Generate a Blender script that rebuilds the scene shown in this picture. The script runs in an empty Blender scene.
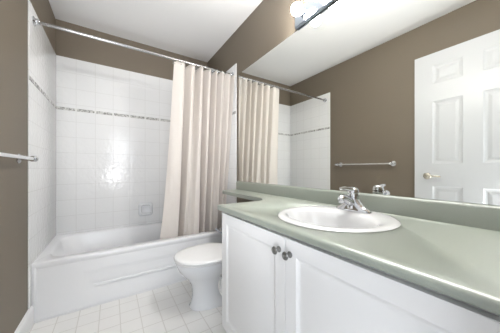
import bpy, bmesh, math, random
from mathutils import Vector, Matrix
PI = math.pi
random.seed(4)
scene = bpy.context.scene
COL = scene.collection

# ------------------------------------------------------------------ camera, world, lights, exposure
W, D, H = 1.52, 2.70, 2.44          # room: x from the left wall to the mirror wall, y from the doorway to behind the tub
cam_d = bpy.data.cameras.new('camera')
cam = bpy.data.objects.new('camera', cam_d)
COL.objects.link(cam)
cam_d.sensor_width = 36.0
cam_d.lens = 213.14 / 500 * 36.0
cam_d.shift_y = (169.11 - 166.5) / 500
cam_d.clip_start = 0.01
cam.location = (0.447, 0.0, 1.0138)
cam.rotation_euler = (PI / 2, 0, -math.radians(32.99))
scene.camera = cam

world = bpy.data.worlds.new('world')
scene.world = world
world.use_nodes = True
bg = world.node_tree.nodes['Background']
bg.inputs[0].default_value = (0.90, 0.94, 1.0, 1)
bg.inputs[1].default_value = 0.35

hall_d = bpy.data.lights.new('hall_daylight', 'AREA')
hall_d.shape = 'RECTANGLE'
hall_d.size, hall_d.size_y = 0.7, 1.4
hall_d.energy = 12.5
hall_d.color = (0.90, 0.95, 1.0)
hall = bpy.data.objects.new('hall_daylight', hall_d)
COL.objects.link(hall)
hall.location = (0.20, -1.00, 1.45)
hall.rotation_euler = (math.radians(90), 0, math.radians(-10))

# unseen spot added at the doorway, turned up to brighten the ceiling
up_d = bpy.data.lights.new('added_ceiling_fill', 'SPOT')
up_d.energy = 60
up_d.color = (0.97, 0.98, 1.0)
up_d.spot_size = math.radians(95)
up_d.spot_blend = 1.0
up_d.shadow_soft_size = 0.09
up = bpy.data.objects.new('added_ceiling_fill', up_d)
COL.objects.link(up)
up.location = (0.105, -0.05, 0.50)
up.rotation_euler = (Vector((0.80, 2.35, 2.44)) - up.location).to_track_quat('-Z', 'Y').to_euler()

vs = scene.view_settings
vs.view_transform = 'Standard'
vs.look = 'None'
vs.exposure = 0.90
vs.gamma = 1.0
vs.use_curve_mapping = False
BULB = 80.0                          # radiance of the globe bulbs

# ------------------------------------------------------------------ materials
def mat(name, col, rough=0.5, metal=0.0, bump=0.0, bscale=40.0, coat=0.0, var=0.0, spec=0.5, rvar=0.0):
    m = bpy.data.materials.new(name)
    m.use_nodes = True
    nt = m.node_tree
    b = nt.nodes['Principled BSDF']
    b.inputs['Base Color'].default_value = (*col, 1)
    b.inputs['Roughness'].default_value = rough
    b.inputs['Metallic'].default_value = metal
    b.inputs['Specular IOR Level'].default_value = spec
    if coat:
        b.inputs['Coat Weight'].default_value = coat
        b.inputs['Coat Roughness'].default_value = 0.06
    tc = nt.nodes.new('ShaderNodeTexCoord')
    nz = nt.nodes.new('ShaderNodeTexNoise')
    nz.inputs['Scale'].default_value = bscale
    nz.inputs['Detail'].default_value = 4
    nt.links.new(tc.outputs['Object'], nz.inputs['Vector'])
    if var:
        mx = nt.nodes.new('ShaderNodeMix')
        mx.data_type = 'RGBA'
        mx.inputs[6].default_value = (*[c * (1 - var) for c in col], 1)
        mx.inputs[7].default_value = (*[min(1, c * (1 + var)) for c in col], 1)
        nt.links.new(nz.outputs['Fac'], mx.inputs[0])
        nt.links.new(mx.outputs[2], b.inputs['Base Color'])
    if bump:
        bp = nt.nodes.new('ShaderNodeBump')
        bp.inputs['Strength'].default_value = bump
        bp.inputs['Distance'].default_value = 0.002
        nt.links.new(nz.outputs['Fac'], bp.inputs['Height'])
        nt.links.new(bp.outputs['Normal'], b.inputs['Normal'])
    return m

def tile_mat(name, axes, size, off, tile, grout, rough, mortar, bump=0.25, wavy=0.12, shift=None, wscale=34):
    """square tiles on the plane spanned by two object axes"""
    m = mat(name, tile, rough)
    nt = m.node_tree
    N, L = nt.nodes, nt.links
    b = N['Principled BSDF']
    tc = N.new('ShaderNodeTexCoord')
    sp = N.new('ShaderNodeSeparateXYZ')
    L.new(tc.outputs['Object'], sp.inputs[0])
    def sub(sock, v):
        n = N.new('ShaderNodeMath'); n.operation = 'SUBTRACT'
        L.new(sock, n.inputs[0]); n.inputs[1].default_value = v
        return n.outputs[0]
    a = sub(sp.outputs['XYZ'.index(axes[0])], off[0])
    c = sub(sp.outputs['XYZ'.index(axes[1])], off[1])
    if shift:                         # courses above the mosaic band start a little higher
        g = N.new('ShaderNodeMath'); g.operation = 'GREATER_THAN'
        L.new(sp.outputs['XYZ'.index(axes[1])], g.inputs[0]); g.inputs[1].default_value = shift[0]
        k = N.new('ShaderNodeMath'); k.operation = 'MULTIPLY'
        L.new(g.outputs[0], k.inputs[0]); k.inputs[1].default_value = shift[1]
        s = N.new('ShaderNodeMath'); s.operation = 'SUBTRACT'
        L.new(c, s.inputs[0]); L.new(k.outputs[0], s.inputs[1])
        c = s.outputs[0]
    cb = N.new('ShaderNodeCombineXYZ')
    L.new(a, cb.inputs[0]); L.new(c, cb.inputs[1])
    br = N.new('ShaderNodeTexBrick')
    br.offset = 0.0; br.squash = 1.0
    br.inputs['Scale'].default_value = 1.0
    br.inputs['Brick Width'].default_value = size[0]
    br.inputs['Row Height'].default_value = size[1]
    br.inputs['Mortar Size'].default_value = mortar
    br.inputs['Mortar Smooth'].default_value = 0.3
    br.inputs['Color1'].default_value = (*tile, 1)
    br.inputs['Color2'].default_value = (*[t * 0.985 for t in tile], 1)
    br.inputs['Mortar'].default_value = (*grout, 1)
    L.new(cb.outputs[0], br.inputs['Vector'])
    L.new(br.outputs['Color'], b.inputs['Base Color'])
    nz = N.new('ShaderNodeTexNoise')
    nz.inputs['Scale'].default_value = wscale
    nz.inputs['Detail'].default_value = 1.5
    L.new(tc.outputs['Object'], nz.inputs['Vector'])
    b1 = N.new('ShaderNodeBump'); b1.inputs['Strength'].default_value = wavy; b1.inputs['Distance'].default_value = 0.004
    L.new(nz.outputs['Fac'], b1.inputs['Height'])
    b2 = N.new('ShaderNodeBump'); b2.invert = True
    b2.inputs['Strength'].default_value = bump; b2.inputs['Distance'].default_value = 0.0015
    L.new(br.outputs['Fac'], b2.inputs['Height']); L.new(b1.outputs['Normal'], b2.inputs['Normal'])
    L.new(b2.outputs['Normal'], b.inputs['Normal'])
    return m

def mosaic_mat(name, axis):
    m = mat(name, (0.5, 0.5, 0.48), 0.25)
    nt = m.node_tree; N, L = nt.nodes, nt.links
    b = N['Principled BSDF']
    tc = N.new('ShaderNodeTexCoord')
    vo = N.new('ShaderNodeTexVoronoi'); vo.inputs['Scale'].default_value = 95
    L.new(tc.outputs['Object'], vo.inputs['Vector'])
    cr = N.new('ShaderNodeValToRGB')
    e = cr.color_ramp.elements
    e[0].position = 0.15; e[0].color = (0.26, 0.26, 0.25, 1)
    e[1].position = 0.85; e[1].color = (0.66, 0.66, 0.64, 1)
    sp = N.new('ShaderNodeSeparateColor')
    L.new(vo.outputs['Color'], sp.inputs[0]); L.new(sp.outputs[0], cr.inputs[0])
    # white joints between the border tiles, one per wall tile
    s2 = N.new('ShaderNodeSeparateXYZ'); L.new(tc.outputs['Object'], s2.inputs[0])
    md = N.new('ShaderNodeMath'); md.operation = 'PINGPONG'; md.inputs[1].default_value = TILE / 2
    L.new(s2.outputs['XYZ'.index(axis)], md.inputs[0])
    lt = N.new('ShaderNodeMath'); lt.operation = 'LESS_THAN'; lt.inputs[1].default_value = 0.0075
    L.new(md.outputs[0], lt.inputs[0])
    mx = N.new('ShaderNodeMix'); mx.data_type = 'RGBA'
    L.new(lt.outputs[0], mx.inputs[0]); L.new(cr.outputs[0], mx.inputs[6]); mx.inputs[7].default_value = (0.78, 0.78, 0.76, 1)
    L.new(mx.outputs[2], b.inputs['Base Color'])
    return m

TILE = 0.1535
WHITE_T, GROUT = (0.83, 0.835, 0.84), (0.71, 0.71, 0.705)
M_wall = mat('brown_wall_paint', (0.180, 0.149, 0.112), 0.55, bump=0.08, bscale=220, var=0.02)
M_ceil = mat('ceiling_paint', (0.86, 0.86, 0.86), 0.8, bump=0.12, bscale=160)
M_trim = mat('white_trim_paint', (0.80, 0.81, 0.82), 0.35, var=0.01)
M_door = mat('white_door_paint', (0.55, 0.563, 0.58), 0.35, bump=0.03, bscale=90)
M_floor = tile_mat('white_floor_tile', 'XY', (0.1187, 0.1187), (0.021, 0.088), (0.82, 0.815, 0.80), (0.66, 0.645, 0.62), 0.28, 0.0032, 0.3, 0.10)
M_tile_b = tile_mat('white_wall_tile_back', 'XZ', (TILE, 0.1525), (0, 0.1042), WHITE_T, GROUT, 0.16, 0.0020, 0.15, 0.65, (1.595, 0.0175))
M_tile_s = tile_mat('white_wall_tile_side', 'YZ', (TILE, 0.1525), (D - TILE * 6, 0.1042), WHITE_T, GROUT, 0.16, 0.0020, 0.15, 0.65, (1.595, 0.0175))
M_mos_b = mosaic_mat('grey_mosaic_back', 'X')
M_mos_s = mosaic_mat('grey_mosaic_side', 'Y')
M_tub = mat('white_tub_enamel', (0.83, 0.84, 0.86), 0.24, coat=0.12, var=0.005)
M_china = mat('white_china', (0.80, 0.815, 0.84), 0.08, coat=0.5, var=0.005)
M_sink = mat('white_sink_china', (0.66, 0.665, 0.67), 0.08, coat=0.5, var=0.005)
M_seat = mat('white_seat_plastic', (0.84, 0.845, 0.85), 0.2, var=0.005)
M_cab = mat('white_cabinet_foil', (0.83, 0.83, 0.835), 0.35, var=0.008)
M_kick = mat('grey_white_kick_board', (0.62, 0.62, 0.63), 0.5, var=0.02)
M_gap = mat('cabinet_inside_edge', (0.45, 0.45, 0.45), 0.6, var=0.02)
M_count = mat('sage_green_laminate', (0.310, 0.343, 0.295), 0.36, bump=0.05, bscale=300, var=0.06, spec=0.8, coat=0.6)
M_count.node_tree.nodes['Principled BSDF'].inputs['Coat Roughness'].default_value = 0.25
M_chrome = mat('chrome', (0.68, 0.69, 0.71), 0.07, 1.0, var=0.01)
M_dark = mat('dark_rubber', (0.04, 0.04, 0.04), 0.5, var=0.05)
M_pewter = mat('pewter', (0.27, 0.27, 0.265), 0.30, 1.0, bump=0.3, bscale=180, var=0.15)
M_nickel = mat('warm_nickel', (0.58, 0.54, 0.46), 0.22, 1.0, var=0.03)
M_bar = mat('polished_light_bar', (0.50, 0.55, 0.62), 0.14, 1.0, var=0.01)
M_mirror = mat('mirror_silver', (0.885, 0.895, 0.86), 0.0, 1.0, var=0.0)
M_medge = mat('mirror_edge', (0.22, 0.23, 0.20), 0.3, 0.3, var=0.05)
M_paper = mat('toilet_paper', (0.86, 0.86, 0.85), 0.9, bump=0.2, bscale=150)
M_card = mat('cardboard_core', (0.45, 0.35, 0.25), 0.9, var=0.05)

M_curt = mat('cream_curtain_fabric', (0.935, 0.905, 0.875), 0.8, bump=0.15, bscale=400, var=0.02, spec=0.2)
_nt = M_curt.node_tree
_b = _nt.nodes['Principled BSDF']
_tr = _nt.nodes.new('ShaderNodeBsdfTranslucent'); _tr.inputs[0].default_value = (0.96, 0.885, 0.82, 1)
_mx = _nt.nodes.new('ShaderNodeMixShader'); _mx.inputs[0].default_value = 0.24
_out = _nt.nodes['Material Output']
_nt.links.new(_b.outputs[0], _mx.inputs[1]); _nt.links.new(_tr.outputs[0], _mx.inputs[2])
_nt.links.new(_mx.outputs[0], _out.inputs[0])

M_bulb = bpy.data.materials.new('lit_globe_bulb')
M_bulb.use_nodes = True
_b = M_bulb.node_tree.nodes['Principled BSDF']
_b.inputs['Base Color'].default_value = (1, 1, 1, 1)
_b.inputs['Emission Color'].default_value = (1.0, 0.975, 0.945, 1)
_b.inputs['Emission Strength'].default_value = BULB

# ------------------------------------------------------------------ helpers
def obj(name, bm, m, parent=None, smooth=True, angle=40):
    bmesh.ops.recalc_face_normals(bm, faces=bm.faces)
    me = bpy.data.meshes.new(name)
    if smooth:
        for f in bm.faces: f.smooth = True
        for e in bm.edges:
            if len(e.link_faces) == 2 and e.calc_face_angle(0) > math.radians(angle): e.smooth = False
    bm.to_mesh(me); bm.free()
    for x in (m if isinstance(m, (list, tuple)) else [m]): me.materials.append(x)
    o = bpy.data.objects.new(name, me)
    COL.objects.link(o)
    if parent:
        o.parent = parent
        o.matrix_parent_inverse = Matrix.Translation(-parent.location)
    return o

def tag(o, label, cat, group=None):
    o['label'] = label; o['category'] = cat
    if group: o['group'] = group
    return o

def thing(name, label, cat, loc, group=None):
    o = bpy.data.objects.new(name, None)
    COL.objects.link(o)
    o.location = loc
    o.empty_display_size = 0.05
    return tag(o, label, cat, group)

def struct(name, bm, m, parent=None, smooth=False):
    o = obj(name, bm, m, parent, smooth)
    o['kind'] = 'structure'
    return o

def add_box(bm, x0, x1, y0, y1, z0, z1, bev=0.0, seg=2):
    g = bmesh.ops.create_cube(bm, size=1.0)
    vs_ = g['verts']
    for v in vs_:
        v.co = Vector((x0 + (v.co.x + .5) * (x1 - x0), y0 + (v.co.y + .5) * (y1 - y0), z0 + (v.co.z + .5) * (z1 - z0)))
    if bev:
        es = list({e for v in vs_ for e in v.link_edges})
        bmesh.ops.bevel(bm, geom=es, offset=bev, segments=seg, affect='EDGES', profile=0.5)
    return vs_

def box(*a, **k):
    bm = bmesh.new(); add_box(bm, *a, **k); return bm

def add_rings(bm, rings, cap0=True, cap1=True, closed=False):
    """skin consecutive rings of equal point counts"""
    rv = [[bm.verts.new(p) for p in r] for r in rings]
    n = len(rings[0])
    pairs = list(zip(rv, rv[1:])) + ([(rv[-1], rv[0])] if closed else [])
    for a, b in pairs:
        for i in range(n):
            j = (i + 1) % n
            bm.faces.new((a[i], a[j], b[j], b[i]))
    if not closed:
        if cap0: bm.faces.new(rv[0][::-1])
        if cap1: bm.faces.new(rv[-1])

def frame(d):
    d = d.normalized()
    u = Vector((0, 0, 1)) if abs(d.z) < 0.9 else Vector((1, 0, 0))
    a = d.cross(u).normalized()
    return a, d.cross(a).normalized()

def add_lathe(bm, prof, origin, axis, n=28):
    """prof: (radius, distance along axis)"""
    o, d = Vector(origin), Vector(axis).normalized()
    a, b = frame(d)
    add_rings(bm, [[o + d * t + (a * math.cos(2 * PI * i / n) + b * math.sin(2 * PI * i / n)) * max(r, 1e-4) for i in range(n)] for r, t in prof])

def add_tube(bm, pts, rad, n=14):
    pts = [Vector(p) for p in pts]
    if not isinstance(rad, (list, tuple)): rad = [rad] * len(pts)
    rings = []
    t0 = (pts[1] - pts[0]).normalized()
    a, b = frame(t0)
    for i, p in enumerate(pts):
        if 0 < i < len(pts) - 1: t = ((pts[i + 1] - p).normalized() + (p - pts[i - 1]).normalized()).normalized()
        elif i == 0: t = t0
        else: t = (p - pts[i - 1]).normalized()
        a = (a - t * a.dot(t)).normalized(); b = t.cross(a).normalized()
        rings.append([p + (a * math.cos(2 * PI * k / n) + b * math.sin(2 * PI * k / n)) * rad[i] for k in range(n)])
    add_rings(bm, rings)

def smooth_path(pts, k=6):
    P = [Vector(p) for p in pts]
    P = [P[0] * 2 - P[1]] + P + [P[-1] * 2 - P[-2]]
    out = []
    for i in range(1, len(P) - 2):
        for s in range(k):
            t = s / k
            a, b, c, d = P[i - 1], P[i], P[i + 1], P[i + 2]
            out.append(0.5 * ((2 * b) + (c - a) * t + (2 * a - 5 * b + 4 * c - d) * t * t + (3 * b - a - 3 * c + d) * t ** 3))
    out.append(P[-2])
    return out

def superellipse(cx, cy, ax, ay, z, n=48, p=2.0, front=None):
    """front: different x semi-axis for the -x half"""
    r = []
    for i in range(n):
        t = 2 * PI * i / n
        c, s = math.cos(t), math.sin(t)
        x = math.copysign(abs(c) ** (2 / p), c); y = math.copysign(abs(s) ** (2 / p), s)
        r.append(Vector((cx + x * (ax if c > 0 or front is None else front), cy + y * ay, z)))
    return r

def paneled(bm, T, us, vs_, panels, steps, thick):
    """a slab with moulded panels. T(u, v, w) -> world, w = depth below the face; us/vs_ grid lines; panels: cells (i, j)"""
    cache = {}
    def V(u, v, w):
        k = (round(u, 5), round(v, 5), round(w, 5))
        if k not in cache: cache[k] = bm.verts.new(T(u, v, w))
        return cache[k]
    for i in range(len(us) - 1):
        for j in range(len(vs_) - 1):
            u0, u1, v0, v1 = us[i], us[i + 1], vs_[j], vs_[j + 1]
            prev = [(u0, v0, 0), (u1, v0, 0), (u1, v1, 0), (u0, v1, 0)]
            if (i, j) in panels:
                for ins, dep in steps:
                    cur = [(u0 + ins, v0 + ins, dep), (u1 - ins, v0 + ins, dep), (u1 - ins, v1 - ins, dep), (u0 + ins, v1 - ins, dep)]
                    for k in range(4):
                        l = (k + 1) % 4
                        bm.faces.new((V(*prev[k]), V(*prev[l]), V(*cur[l]), V(*cur[k])))
                    prev = cur
            bm.faces.new([V(*p) for p in prev])
    a, b, c, d = us[0], us[-1], vs_[0], vs_[-1]
    def side(line):
        for p, q in zip(line, line[1:]):
            bm.faces.new((V(*p, 0), V(*q, 0), V(*q, thick), V(*p, thick)))
    side([(u, c) for u in us]); side([(u, d) for u in us]); side([(a, v) for v in vs_]); side([(b, v) for v in vs_])
    ring = [(u, c) for u in us] + [(b, v) for v in vs_[1:]] + [(u, d) for u in us[::-1][1:]] + [(a, v) for v in vs_[::-1][1:-1]]
    bm.faces.new([V(*p, thick) for p in ring])

# ------------------------------------------------------------------ the room
T = 0.10
struct('floor', box(-T, W + T, -T - 0.9, D + T, -0.08, 0), M_floor)
struct('ceiling', box(-T, W + T, -T, D + T, H, H + 0.08), M_ceil)
struct('wall_left', box(-T, 0, -T, D + T, 0, H), M_wall)
struct('wall_right', box(W, W + T, -T, D + T, 0, H), M_wall)
struct('wall_back', box(0, W, D, D + T, 0, H), M_wall)
DX0, DX1, DZ = 0.06, 0.875, 2.09     # doorway the camera stands in
bm = bmesh.new()
add_box(bm, 0, DX0, -T, 0, 0, H); add_box(bm, DX1, W, -T, 0, 0, H); add_box(bm, DX0, DX1, -T, 0, DZ, H)
struct('wall_near', bm, M_wall)

TX = 0.008                           # tile thickness
ZT, ZB, YT = 2.0947, 0.388, 1.90
bm = bmesh.new()
add_box(bm, 0, TX, YT, D - TX, ZB, ZT, 0.003); add_box(bm, 0, TX, YT, 1.950, 0.122, ZB, 0.003)
t_l = struct('trim_1', bm, M_tile_s, smooth=True)
bm = bmesh.new()
add_box(bm, W - TX, W, YT, D - TX, ZB, ZT, 0.003); add_box(bm, W - TX, W, YT, 1.950, 0, ZB, 0.003)
t_r = struct('trim_2', bm, M_tile_s, smooth=True)
t_b = struct('trim_3', box(0, W, D - TX, D, ZB, ZT, bev=0.002), M_tile_b, smooth=True)
MB0, MB1 = 1.583, 1.609
struct('mosaic_border', box(TX - .002, TX + .0025, YT + .001, D - TX, MB0, MB1), M_mos_s, t_l)
struct('mosaic_border', box(W - TX - .0025, W - TX + .002, YT + .001, D - TX, MB0, MB1), M_mos_s, t_r)
struct('mosaic_border', box(TX, W - TX, D - TX - .0025, D - TX + .002, MB0, MB1), M_mos_b, t_b)

# skirting board on the left wall, rounded top
bm = bmesh.new()
prof = [(0, 0), (0.017, 0), (0.017, 0.095), (0.015, 0.108), (0.009, 0.117), (0, 0.120)]
add_rings(bm, [[(x, y, z) for x, z in prof] for y in (0.0, 1.952)])
struct('baseboard_left', bm, M_trim)
# bead of sealant where the tub meets the floor
struct('trim_4', box(0.017, W - 0.01, 1.944, 1.954, 0, 0.006, bev=0.002), M_trim)

# door standing open against the left wall, hinged by the doorway
FX = 0.100
us = [0.07, 0.208, 0.412, 0.528, 0.732, 0.87]
zs = [0.012, 0.235, 0.860, 1.065, 1.638, 1.797, 1.965, 2.080]
bm = bmesh.new()
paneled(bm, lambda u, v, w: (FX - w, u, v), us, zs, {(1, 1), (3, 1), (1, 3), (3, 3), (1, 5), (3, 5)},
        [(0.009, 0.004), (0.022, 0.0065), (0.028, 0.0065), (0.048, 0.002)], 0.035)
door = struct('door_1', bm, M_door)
bm = bmesh.new()
hy, hz = 0.772, 0.950
add_lathe(bm, [(0, 0), (0.030, 0), (0.031, 0.004), (0.027, 0.010), (0.014, 0.014), (0.011, 0.018), (0.011, 0.042), (0.0, 0.044)], (FX, hy, hz), (1, 0, 0))
lever_path = smooth_path([(FX + .040, hy + .004, hz), (FX + .046, hy - .02, hz + .002), (FX + .046, hy - .06, hz), (FX + .042, hy - .108, hz - .004)])
add_tube(bm, lever_path, [0.009] * 4 + [0.008] * (len(lever_path) - 5) + [0.005], 12)
struct('door_handle', bm, M_nickel, door, smooth=True)
for hz_ in (0.25, 1.05, 1.85):
    bm = bmesh.new(); add_lathe(bm, [(0, 0), (0.006, 0), (0.006, 0.09), (0, 0.09)], (FX + 0.004, 0.064, hz_), (0, 0, 1), 12)
    struct('hinge', bm, M_nickel, door, smooth=True)
# jamb lining of the doorway
bm = bmesh.new()
add_box(bm, DX1 - .018, DX1, -T, 0.0, 0, DZ); add_box(bm, DX0, DX0 + .018, -T, 0.0, 0, DZ); add_box(bm, DX0 + .018, DX1 - .018, -T, 0, DZ - .018, DZ)
struct('trim_5', bm, M_trim)

# ------------------------------------------------------------------ bathtub
TY0, TY1, TX0, TX1, RIM = 1.955, D - 0.001, 0.001, W - 0.001, 0.388
tub = thing('bathtub', 'white glossy alcove bathtub with a moulded front apron below the tiled walls', 'bathtub', ((TX0 + TX1) / 2, (TY0 + TY1) / 2, 0))
def rrect(x0, x1, y0, y1, z, r, n=8):
    out = []
    for (cx, cy, a0) in ((x1 - r, y1 - r, 0), (x0 + r, y1 - r, PI / 2), (x0 + r, y0 + r, PI), (x1 - r, y0 + r, 1.5 * PI)):
        for i in range(n + 1):
            a = a0 + PI / 2 * i / n
            out.append(Vector((cx + r * math.cos(a), cy + r * math.sin(a), z)))
    return out
bm = bmesh.new()
rings = [rrect(TX0, TX1, TY0 + .012, TY1, RIM - .06, .004),
         rrect(TX0, TX1, TY0 - .002, TY1, RIM - .030, .004),
         rrect(TX0, TX1, TY0 - .006, TY1, RIM - .014, .006),
         rrect(TX0, TX1, TY0 - .002, TY1, RIM - .003, .010),
         rrect(TX0, TX1, TY0 + .008, TY1, RIM, .012),
         rrect(.058, W - .075, TY0 + .070, 2.625, RIM - .001, .13),
         rrect(.064, W - .081, TY0 + .076, 2.619, RIM - .006, .13),
         rrect(.072, W - .088, TY0 + .082, 2.612, RIM - .022, .13),
         rrect(.110, W - .105, TY0 + .100, 2.595, .22, .14),
         rrect(.170, W - .130, TY0 + .130, 2.570, .10, .15),
         rrect(.240, W - .190, TY0 + .190, 2.520, .065, .14)]
add_rings(bm, rings, cap0=False)
obj('basin', bm, M_tub, tub, angle=50)
# apron: flat frame around a long recessed panel with stepped mouldings
bm = bmesh.new()
paneled(bm, lambda u, v, w: (u, TY0 + .004 + w, v), [TX0 + .001, 0.27, W - 0.16, TX1 - .004], [0.0, 0.125, 0.275, RIM - .03], {(1, 1)},
        [(0.012, 0.003), (0.030, 0.010), (0.045, 0.012)], 0.03)
bmesh.ops.bevel(bm, geom=[e for e in bm.edges if len(e.link_faces) == 2 and 0.2 < e.calc_face_angle(0) < 1.2], offset=0.004, segments=2, affect='EDGES')
obj('apron', bm, M_tub, tub, angle=50)
bm = bmesh.new()
paneled(bm, lambda u, v, w: (u, TY0 - .001 + w, v), [0.34, W - 0.24], [0.14, 0.165], set(), [], 0.012)
bmesh.ops.bevel(bm, geom=[e for e in bm.edges], offset=0.004, segments=3, affect='EDGES')
obj('apron_ridge', bm, M_tub, tub, angle=60)
bm = bmesh.new()
add_box(bm, TX0 + .002, TX0 + .026, TY0 - .003, TY0 + .03, 0.122, RIM - .02, 0.004)
obj('end_flange', bm, M_tub, tub)
bm = bmesh.new()
add_lathe(bm, [(0, 0), (.035, 0), (.035, .004), (.030, .008), (0, .009)], (W - .116, 2.33, .24), (-1, 0, 0.25))
obj('overflow_plate', bm, M_chrome, tub)
bm = bmesh.new()
add_lathe(bm, [(0, 0), (.030, 0), (.028, .003), (.02, .001), (0, .001)], (W - .30, 2.33, .065), (0, 0, 1))
obj('drain', bm, M_chrome, tub)

# soap dish on the back wall
SX, SZ, SY = 0.774, 0.557, D - TX
bm = bmesh.new()
def xz_rrect(cx, cz, w, h, y, r):
    return [Vector((p.x, y, p.y)) for p in rrect(cx - w / 2, cx + w / 2, cz - h / 2, cz + h / 2, 0, r, 6)]
add_rings(bm, [xz_rrect(SX, SZ, .148, .150, SY, .028), xz_rrect(SX, SZ, .145, .146, SY - .012, .028), xz_rrect(SX, SZ, .122, .122, SY - .026, .024),
               xz_rrect(SX, SZ + .004, .098, .090, SY - .026, .020), xz_rrect(SX, SZ + .004, .084, .076, SY - .006, .018), xz_rrect(SX, SZ + .004, .07, .06, SY - .002, .015)])
sd = thing('soap_dish', 'small square white ceramic soap dish set into the tiled back wall', 'soap dish', (SX, SY, SZ))
obj('dish', bm, M_china, sd)
bm = bmesh.new()
add_tube(bm, smooth_path([(SX - .048, SY - .022, SZ - .042), (SX - .038, SY - .044, SZ - .048), (SX, SY - .050, SZ - .049), (SX + .038, SY - .044, SZ - .048), (SX + .048, SY - .022, SZ - .042)]), 0.009, 12)
obj('lip', bm, M_china, sd)

# ------------------------------------------------------------------ shower rod and curtain
RY, RZ = 1.980, 2.002
rod = thing('shower_rod', 'straight chrome shower rod running across the tub from wall to wall', 'shower rod', (W / 2, RY, RZ))
bm = bmesh.new(); add_tube(bm, [(TX + .004, RY, RZ), (W / 2, RY, RZ), (W - TX - .004, RY, RZ)], 0.0108, 20); obj('rod', bm, mat('brushed_rod', (0.50, 0.50, 0.50), 0.24, 1.0, var=0.02), rod)
for x, d in ((TX, 1), (W - TX, -1)):
    bm = bmesh.new(); add_lathe(bm, [(0, 0), (.030, 0), (.031, .004), (.026, .008), (.0185, .012), (.0175, .030), (.015, .033), (0, .033)], (x, RY, RZ), (d, 0, 0)); obj('flange', bm, M_chrome, rod)

cur = thing('shower_curtain', 'cream fabric shower curtain drawn to the right, hanging in folds inside the tub', 'shower curtain', (1.17, RY, 0.30))
VAL_T = [-0.02, 0.186, 0.343, 0.473, 0.610, 0.715, 0.850, 0.958, 1.05]      # valleys between the folds at the top ...
VAL_B = [-0.03, 0.270, 0.400, 0.585, 0.680, 0.800, 0.880, 0.970, 1.05]      # ... and at the hem
DEP_T = [0.0, 0.70, 0.75, 0.80, 0.85, 0.80, 0.12, 0.35, 0.0]
DEP_B = [0.0, 1.00, 0.05, 0.90, 0.80, 0.05, 0.90, 0.40, 0.0]
WID_T = [0.05, 0.085, 0.075, 0.075, 0.065, 0.060, 0.060, 0.04, 0.04]
WID_B = [0.05, 0.060, 0.080, 0.050, 0.055, 0.080, 0.060, 0.04, 0.04]
def sstep(a, b, v):
    v = min(1, max(0, (v - a) / (b - a)))
    return v * v * (3 - 2 * v)
def curtain_pt(s, t):
    """s 0..1 along the cloth from the left edge, t 0 (top) .. 1 (hem)"""
    zt = 1.968 + 0.016 * s
    z = zt + (0.30 - zt) * t
    q = t ** 1.2
    va = [a + (b - a) * q for a, b in zip(VAL_T, VAL_B)]
    A = 0.082 + 0.068 * q
    h, bulge = 1.0, 0.0
    for k, v in enumerate(va):
        dep = DEP_T[k] + (DEP_B[k] - DEP_T[k]) * q
        wr = WID_T[k] + (WID_B[k] - WID_T[k]) * q
        d = s - v
        n = 1 - sstep(0.0, 0.034 - 0.014 * q, -d) if d < 0 else 1 - sstep((0.1 + 0.3 * q) * wr, wr, d)
        h = min(h, 1 - dep * n)
        if k + 1 < len(va) and va[k] <= s < va[k + 1]:
            bulge = math.sin(PI * (s - v) / (va[k + 1] - v))
    x0 = 0.908 - 0.045 * t - 0.060 * t ** 3 - 0.006 * math.sin(PI * t); x1 = 1.506 - 0.045 * t
    x = x0 + (x1 - x0) * s
    y = RY + 0.046 + 0.200 * t - A * h - (0.026 - 0.010 * q) * bulge + 0.004 * math.sin(23 * s + 5 * t) + 0.003 * math.sin(41 * s - 7 * t)
    e = math.exp(-t * 26)
    z -= 0.010 * e * (0.5 + 0.5 * math.cos(2 * PI * s * 11))
    return Vector((min(x, W - TX - .004), y, z))
NS, NT = 380, 60
bm = bmesh.new()
g = [[bm.verts.new(curtain_pt(i / NS, j / NT)) for i in range(NS + 1)] for j in range(NT + 1)]
for j in range(NT):
    for i in range(NS):
        bm.faces.new((g[j][i], g[j][i + 1], g[j + 1][i + 1], g[j + 1][i]))
bmesh.ops.solidify(bm, geom=bm.faces[:], thickness=0.0012)
obj('cloth', bm, M_curt, cur, angle=80)
ring0 = None
for k in range(12):
    s = (k + 0.06) / 11.15
    p = curtain_pt(s, 0.008)
    bm = bmesh.new()
    n = 20
    zc = (RZ + 0.0150 + p.z - .006) / 2; hh = RZ + .0150 - zc
    path = []
    for i in range(n):
        a = 2 * PI * i / n
        f = 0.5 - 0.5 * math.sin(a)
        path.append(Vector((p.x + 0.004 * math.sin(a * 2), RY + 0.0150 * math.cos(a) + (p.y - RY) * f ** 3, zc + hh * math.sin(a))))
    rings = []
    for i in range(n):
        t_ = (path[(i + 1) % n] - path[i - 1]).normalized()
        a_ = Vector((1, 0, 0)); b_ = t_.cross(a_).normalized(); a_ = b_.cross(t_).normalized()
        rings.append([path[i] + (a_ * math.cos(q * PI / 4) + b_ * math.sin(q * PI / 4)) * 0.0022 for q in range(8)])
    add_rings(bm, rings, closed=True)
    obj('curtain_ring', bm, M_chrome, cur)

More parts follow.
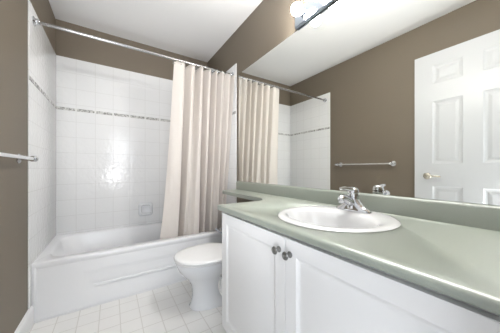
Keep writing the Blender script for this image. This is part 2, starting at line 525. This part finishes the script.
# ------------------------------------------------------------------ towel bar on the left wall
tb = thing('towel_bar', 'slim chrome towel bar on the brown left wall between door and tub', 'towel bar', (0, 1.42, 1.074))
BZ, BX = 1.074, 0.066
bm = bmesh.new(); add_tube(bm, [(BX, 1.085, BZ), (BX, 1.42, BZ), (BX, 1.755, BZ)], 0.0095, 16); obj('bar', bm, mat('satin_bar', (0.80, 0.80, 0.80), 0.18, 1.0, var=0.02), tb)
for y, d in ((1.10, -1), (1.735, 1)):
    bm = bmesh.new()
    add_lathe(bm, [(0, 0), (.027, 0), (.028, .004), (.022, .009), (.012, .014), (.010, .03), (.012, .048), (.0165, .056), (.0175, .066), (.0165, .076), (.010, .083), (0, .085)], (0, y, BZ), (1, 0, 0))
    add_lathe(bm, [(0, 0), (.012, 0), (.0125, .014), (.009, .020), (.011, .026), (.007, .032), (0, .033)], (BX, y + .012 * d, BZ), (0, d, 0))
    obj('post', bm, M_chrome, tb)

# ------------------------------------------------------------------ vanity
CX, CY1, CZ = 0.960, 1.075, 0.782      # door face, left end, underside of the worktop
van = thing('vanity_cabinet', 'white vanity cabinet with two panelled doors under the green countertop', 'cabinet', (1.24, 0.54, 0))
bm = bmesh.new()
for bx in ((CX + .021, W - .002, CY1 - .019, CY1 - .001, 0.140, CZ - .001), (CX + .021, W - .002, 0.006, 0.024, 0.140, CZ - .001),
           (CX + .021, W - .002, 0.024, CY1 - .019, 0.140, 0.158), (W - .012, W - .002, 0.024, CY1 - .019, 0.158, CZ - .001),
           (CX + .021, CX + .039, 0.024, CY1 - .019, CZ - .045, CZ - .001)):
    add_box(bm, *bx)
obj('body', bm, M_cab, van)
bm = bmesh.new()
add_box(bm, CX + .075, W - .002, 0.006, CY1 - .004, 0.0, 0.140)
obj('toe_kick', bm, M_kick, van)
def cab_door(y0, y1):
    bm = bmesh.new()
    m = 0.052
    paneled(bm, lambda u, v, w: (CX + w, u, v), [y0, y0 + m, y1 - m, y1], [0.146, 0.146 + m, 0.772 - m, 0.772], {(1, 1)},
            [(0.006, 0.0035), (0.013, 0.0065), (0.018, 0.0065), (0.040, 0.0008)], 0.019)
    outer = [e for e in bm.edges if all(abs(v.co.x - CX) < 1e-5 for v in e.verts) and
             (all(abs(v.co.y - y0) < 1e-5 for v in e.verts) or all(abs(v.co.y - y1) < 1e-5 for v in e.verts) or
              all(abs(v.co.z - .146) < 1e-5 for v in e.verts) or all(abs(v.co.z - .772) < 1e-5 for v in e.verts))]
    bmesh.ops.bevel(bm, geom=outer, offset=0.003, segments=2, affect='EDGES')
    return obj('door', bm, M_cab, van, angle=25)
GAP = 0.563
d1 = cab_door(GAP + .0013, CY1); d2 = cab_door(0.050, GAP - .0013)
obj('filler_strip', box(CX + .001, CX + .021, 0.006, 0.047, 0.146, 0.772, bev=.001), M_cab, van)
def knob(y, z, parent):
    bm = bmesh.new()
    add_lathe(bm, [(0, 0), (.0105, 0), (.011, .003), (.0065, .006), (.0055, .014), (.008, .018), (.0132, .0205), (.0145, .0230), (.013, .0260), (.009, .0265), (.0078, .0252), (.005, .0272), (0, .028)], (CX, y, z), (-1, 0, 0), 24)
    obj('knob', bm, M_pewter, parent)
knob(0.594, 0.722, d1); knob(0.538, 0.721, d2)

# countertop with the narrow banjo shelf over the toilet
KX, KY0, KY1, KZ0, KZ1, SHX, SHY = 0.949, 0.006, 1.110, 0.783, 0.812, 1.316, 1.876
BSX = 1.499
out = []
def arc(cx, cy, r, a0, a1, n=8):
    for i in range(n + 1):
        a = math.radians(a0 + (a1 - a0) * i / n)
        out.append((cx + r * math.cos(a), cy + r * math.sin(a)))
out.append((W - .002, KY0)); out.append((KX, KY0))
out.append((KX, KY1))
arc(SHX - .10, KY1 + .10, .10, -90, 0, 12)
arc(SHX + .03, SHY - .072, .03, 180, 110, 5); out.append((SHX + .12, SHY - .012))
out.append((W - .002, SHY))
bm = bmesh.new()
lo = [bm.verts.new((x, y, KZ0)) for x, y in out]; hi = [bm.verts.new((x, y, KZ1)) for x, y in out]
n = len(out)
for i in range(n):
    j = (i + 1) % n
    bm.faces.new((lo[i], lo[j], hi[j], hi[i]))
bm.faces.new(hi); bm.faces.new(lo[::-1])
bm.edges.ensure_lookup_table()
rnd = [e for e in bm.edges if abs(e.verts[0].co.z - e.verts[1].co.z) < 1e-6 and all(abs(v.co.x - KX) < 1e-5 for v in e.verts)]
soft = [e for e in bm.edges if abs(e.verts[0].co.z - e.verts[1].co.z) < 1e-6 and all(v.co.x < W - .01 for v in e.verts) and all(v.co.y > KY0 + .01 for v in e.verts)]
bmesh.ops.bevel(bm, geom=soft, offset=0.0025, segments=2, affect='EDGES')
rnd = [e for e in bm.edges if abs(e.verts[0].co.z - e.verts[1].co.z) < 1e-6 and all(abs(v.co.x - KX) < 1e-5 for v in e.verts) and e.calc_length() > .5]
bmesh.ops.bevel(bm, geom=rnd, offset=0.0138, segments=6, affect='EDGES', profile=0.5)
ct = obj('countertop', bm, M_count, angle=35)
SKX, SKY, SA, SB = 1.240, 0.5660, 0.241, 0.232   # sink centre and half sizes
cb_ = bmesh.new()
add_rings(cb_, [superellipse(SKX, SKY, SA - .016, SB - .016, z, 64) for z in (.70, .90)])
cut = obj('cutter', cb_, M_count)
md = ct.modifiers.new('hole', 'BOOLEAN'); md.operation = 'DIFFERENCE'; md.object = cut; md.solver = 'EXACT'
dg = bpy.context.evaluated_depsgraph_get()
nm = bpy.data.meshes.new_from_object(ct.evaluated_get(dg))
ct.modifiers.clear(); ct.data = nm
bpy.data.objects.remove(cut, do_unlink=True)
tag(ct, 'sage green laminate countertop with a rounded front edge on the white vanity', 'countertop')
bm = bmesh.new()
prof = [(BSX, KZ1), (BSX, .880), (BSX + .003, .888), (BSX + .009, .892), (W - .0025, .893), (W - .0025, KZ1)]
add_rings(bm, [[(x, y, z) for x, z in prof] for y in (KY0, SHY)])
obj('backsplash', bm, M_count, ct)

# sink: oval drop-in, bowl set towards the front
snk = thing('sink', 'white oval drop-in sink set in the green countertop', 'sink', (SKX, SKY, KZ1))
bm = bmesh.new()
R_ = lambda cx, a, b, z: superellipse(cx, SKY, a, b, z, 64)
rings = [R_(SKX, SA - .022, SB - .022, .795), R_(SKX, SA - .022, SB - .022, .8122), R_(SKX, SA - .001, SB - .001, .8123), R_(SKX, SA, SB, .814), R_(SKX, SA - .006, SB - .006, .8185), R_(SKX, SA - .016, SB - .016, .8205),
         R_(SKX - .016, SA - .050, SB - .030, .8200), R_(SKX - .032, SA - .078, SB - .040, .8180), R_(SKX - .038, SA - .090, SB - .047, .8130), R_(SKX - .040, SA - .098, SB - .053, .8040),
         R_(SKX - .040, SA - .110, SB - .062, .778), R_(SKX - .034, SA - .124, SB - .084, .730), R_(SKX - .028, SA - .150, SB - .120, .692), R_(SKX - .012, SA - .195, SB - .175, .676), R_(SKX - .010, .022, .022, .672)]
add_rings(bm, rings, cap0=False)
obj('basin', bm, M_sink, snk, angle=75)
bm = bmesh.new(); add_lathe(bm, [(0, 0), (.022, 0), (.022, .003), (.016, .004), (.015, .001), (0, .002)], (SKX - .010, SKY, .6722), (0, 0, 1)); obj('drain', bm, M_chrome, snk)

# faucet: single lever, spout towards the front
FXc, FYc, FZ = 1.397, 0.576, 0.8200
fau = thing('faucet', 'chrome single-lever faucet on the back rim of the white sink', 'faucet', (FXc, FYc, FZ))
bm = bmesh.new()
add_rings(bm, [superellipse(FXc, FYc, a, b, FZ + z, 40, 2.4) for a, b, z in ((.026, .084, 0), (.0265, .084, .004), (.025, .078, .011), (.0245, .062, .020), (.0245, .046, .030), (.024, .034, .042), (.023, .027, .054))])
obj('base_plate', bm, M_chrome, fau)
bm = bmesh.new()
add_rings(bm, [superellipse(FXc + dx, FYc, a, a * 1.02, FZ + z, 28) for a, dx, z in ((.027, -.002, .012), (.026, -.002, .03), (.025, 0, .05), (.025, .001, .068), (.0255, .002, .074), (.024, .002, .078))])
obj('body', bm, M_chrome, fau)
bm = bmesh.new()
sp_ = smooth_path([(FXc + .005, FYc, FZ + .028), (FXc - .026, FYc, FZ + .044), (FXc - .060, FYc, FZ + .060), (FXc - .084, FYc, FZ + .064), (FXc - .098, FYc, FZ + .058)])
add_tube(bm, sp_, [.022 - .009 * i / (len(sp_) - 1) for i in range(len(sp_))], 18)
obj('spout', bm, M_chrome, fau)
bm = bmesh.new(); add_lathe(bm, [(0, 0), (.0125, 0), (.0125, .018), (.0105, .022), (0, .0215)], (FXc - .088, FYc, FZ + .064), (-.12, 0, -1), 20); obj('aerator', bm, M_chrome, fau)
bm = bmesh.new()
add_lathe(bm, [(.020, 0), (.0255, .002), (.026, .012), (.0235, .022), (.016, .030), (0, .033)], (FXc + .002, FYc, FZ + .078), (-.10, 0, 1), 28)
lp = smooth_path([(FXc + .002, FYc, FZ + .098), (FXc - .03, FYc + .002, FZ + .102), (FXc - .06, FYc + .006, FZ + .106), (FXc - .080, FYc + .008, FZ + .106)])
add_tube(bm, lp, [.015 - .0085 * i / (len(lp) - 1) for i in range(len(lp))], 14)
add_lathe(bm, [(0, 0), (.006, .002), (.0075, .007), (.006, .012), (0, .014)], lp[-1] + Vector((.008, 0, 0)), (-1, 0.06, 0), 16)
obj('lever', bm, M_chrome, fau)
bm = bmesh.new(); add_tube(bm, [(FXc + .034, FYc, FZ - .001), (FXc + .034, FYc, FZ + .055)], .003, 10); add_lathe(bm, [(0, 0), (.006, .002), (.007, .008), (.004, .013), (0, .014)], (FXc + .034, FYc, FZ + .053), (0, 0, 1), 14); obj('lift_rod', bm, M_chrome, fau)

# wall mirror
MY1, MZ0, MZ1 = 1.852, 0.894, 1.963
bm = bmesh.new()
add_box(bm, W - .006, W - .0005, 0.012, MY1, MZ0, MZ1)
for f in bm.faces:
    f.material_index = 0 if f.normal.x < -.9 else 1
mir = obj('wall_mirror', bm, [M_mirror, M_medge], smooth=False)
tag(mir, 'large frameless wall mirror between the green backsplash and the globe lights', 'mirror')

# vanity light: polished bar with six globe bulbs
LY1, LSP, LZ = 1.048, 0.150, 2.020
vl = thing('vanity_light', 'polished chrome bar light with a row of lit globe bulbs above the mirror', 'light fixture', (W, LY1 - 3 * LSP, 2.03))
bm = bmesh.new()
prof = [(W - .0005, 1.967), (W - .020, 1.967), (W - .028, 1.975), (W - .030, 1.99), (W - .030, 2.062), (W - .028, 2.078), (W - .020, 2.086), (W - .0005, 2.086)]
add_rings(bm, [[(x, y, z) for x, z in prof] for y in (LY1, LY1 - 6 * LSP - .02)])
obj('light_bar', bm, M_bar, vl, angle=30)
for k in range(6):
    y = LY1 - .084 - LSP * k
    bm = bmesh.new(); add_lathe(bm, [(0, 0), (.027, 0), (.027, .004), (.021, .006), (.020, .024), (.017, .026), (0, .026)], (W - .030, y, LZ), (-1, 0, 0), 24); obj('socket', bm, M_bar, vl)
    bm = bmesh.new(); add_lathe(bm, [(.013, 0), (.014, .008)] + [(.0375 * math.sin(a), .008 + .034 + .0375 * -math.cos(a)) for a in [math.radians(22 + 158 * i / 16) for i in range(17)]], (W - .052, y, LZ), (-1, 0, 0), 28); obj('bulb', bm, M_bulb, vl)

# ------------------------------------------------------------------ toilet
TCY = 1.540
toi = thing('toilet', 'white toilet with closed lid beside the bathtub and vanity', 'toilet', (1.15, TCY, 0))
def bowl_ring(xf, xb, hw, z, n=48):
    """egg outline: long rounded front at xf, blunter back at xb"""
    c = xf + (xb - xf) * 0.56
    return superellipse(c, TCY, xb - c, hw, z, n, 2.25, front=c - xf)
bm = bmesh.new()
add_rings(bm, [bowl_ring(.925, 1.42, .105, 0), bowl_ring(.922, 1.42, .108, .012), bowl_ring(.935, 1.41, .100, .03), bowl_ring(.945, 1.40, .095, .09), bowl_ring(.942, 1.39, .098, .14), bowl_ring(.925, 1.37, .112, .19),
               bowl_ring(.886, 1.35, .140, .24), bowl_ring(.849, 1.33, .163, .285), bowl_ring(.831, 1.32, .174, .325), bowl_ring(.826, 1.32, .177, .345), bowl_ring(.829, 1.32, .175, .352)])
obj('bowl', bm, M_china, toi, angle=50)
bm = bmesh.new()
add_rings(bm, [bowl_ring(.826, 1.26, .179, .3535), bowl_ring(.821, 1.265, .183, .357), bowl_ring(.821, 1.265, .183, .364), bowl_ring(.825, 1.262, .178, .3675)])
obj('seat', bm, M_seat, toi, angle=50)
bm = bmesh.new()
add_rings(bm, [bowl_ring(.822, 1.268, .182, .3700), bowl_ring(.817, 1.272, .187, .3735), bowl_ring(.818, 1.272, .186, .380), bowl_ring(.826, 1.266, .177, .3855), bowl_ring(.87, 1.24, .150, .3885), bowl_ring(.95, 1.17, .08, .390)])
obj('lid', bm, M_seat, toi, angle=50)
for s in (-1, 1): obj('seat_hinge', box(1.245, 1.282, TCY + s * .075 - .016, TCY + s * .075 + .016, .352, .384, bev=.006), M_seat, toi)
bm = bmesh.new()
def tank_ring(z, e): return rrect(1.292 - e, 1.507, TCY - .225 - e, TCY + .225 + e, z, .035, 6)
add_rings(bm, [rrect(1.20, 1.45, TCY - .10, TCY + .10, .30, .04, 6), rrect(1.26, 1.49, TCY - .15, TCY + .15, .345, .04, 6), tank_ring(.375, -.012), tank_ring(.40, 0), tank_ring(.54, .004), tank_ring(.600, .006)])
obj('tank', bm, M_china, toi, angle=50)
bm = bmesh.new()
add_rings(bm, [tank_ring(.6005, .008), tank_ring(.604, .013), tank_ring(.620, .013), tank_ring(.630, .006), tank_ring(.634, -.01)])
obj('tank_lid', bm, M_china, toi, angle=50)
bm = bmesh.new()
add_lathe(bm, [(0, 0), (.012, 0), (.012, .006), (.007, .008), (.006, .022), (0, .023)], (1.291, 1.735, .448), (-1, 0, 0), 18)
add_tube(bm, smooth_path([(1.270, 1.735, .446), (1.264, 1.760, .448), (1.258, 1.795, .456), (1.252, 1.815, .462)]), .0085, 12)
lv = obj('flush_lever', bm, M_bar, toi); lv['label'] = 'chrome flush lever'
for s in (-1, 1):
    bm = bmesh.new(); add_lathe(bm, [(.016, 0), (.016, .006), (.012, .014), (.005, .018), (0, .0185)], (1.16, TCY + s * .1045, .010), (0, s * .35, 1), 18); obj('bolt_cap', bm, M_seat, toi)

# toilet paper on the side of the vanity
PX, PY, PZ = 1.035, 1.138, 0.318
tp = thing('toilet_paper_roll', 'white toilet paper roll hanging on the end of the vanity beside the toilet', 'toilet paper', (PX, PY, PZ))
bm = bmesh.new()
n = 32
def cyl_ring(x, r): return [(x, PY + r * math.cos(2 * PI * i / n), PZ + r * math.sin(2 * PI * i / n)) for i in range(n)]
add_rings(bm, [cyl_ring(.984, .0215), cyl_ring(.984, .041), cyl_ring(.988, .044), cyl_ring(1.082, .044), cyl_ring(1.086, .041), cyl_ring(1.086, .0215)], closed=True)
obj('paper', bm, M_paper, tp, angle=50)
bm = bmesh.new(); add_rings(bm, [cyl_ring(.9845, .019), cyl_ring(.9845, .0212), cyl_ring(1.0855, .0212), cyl_ring(1.0855, .019)], closed=True); obj('cardboard_core', bm, M_card, tp)
th = thing('toilet_paper_holder', 'small chrome toilet paper holder fixed to the vanity end panel', 'toilet paper holder', (PX, CY1, .385))
for x in (.990, 1.080):
    bm = bmesh.new(); add_lathe(bm, [(0, 0), (.014, 0), (.014, .005), (.008, .009), (.0075, .055), (.010, .066), (0, .068)], (x, CY1 - .0008, .388), (0, 1, 0), 18)
    obj('mount', bm, M_chrome, th)
bm = bmesh.new()
add_tube(bm, [(.978, PY, .388), (.978, PY, PZ), (1.04, PY, PZ), (1.092, PY, PZ), (1.092, PY, .388), (.978, PY, .388)], .0045, 10)
obj('roller_frame', bm, M_chrome, th)
for x, d in ((.9835, -1), (1.0865, 1)):
    bm = bmesh.new(); add_lathe(bm, [(0, 0), (.026, 0), (.025, .003), (.015, .005), (0, .0055)], (x, PY, PZ), (d, 0, 0), 24); obj('end_cap', bm, M_seat, th)
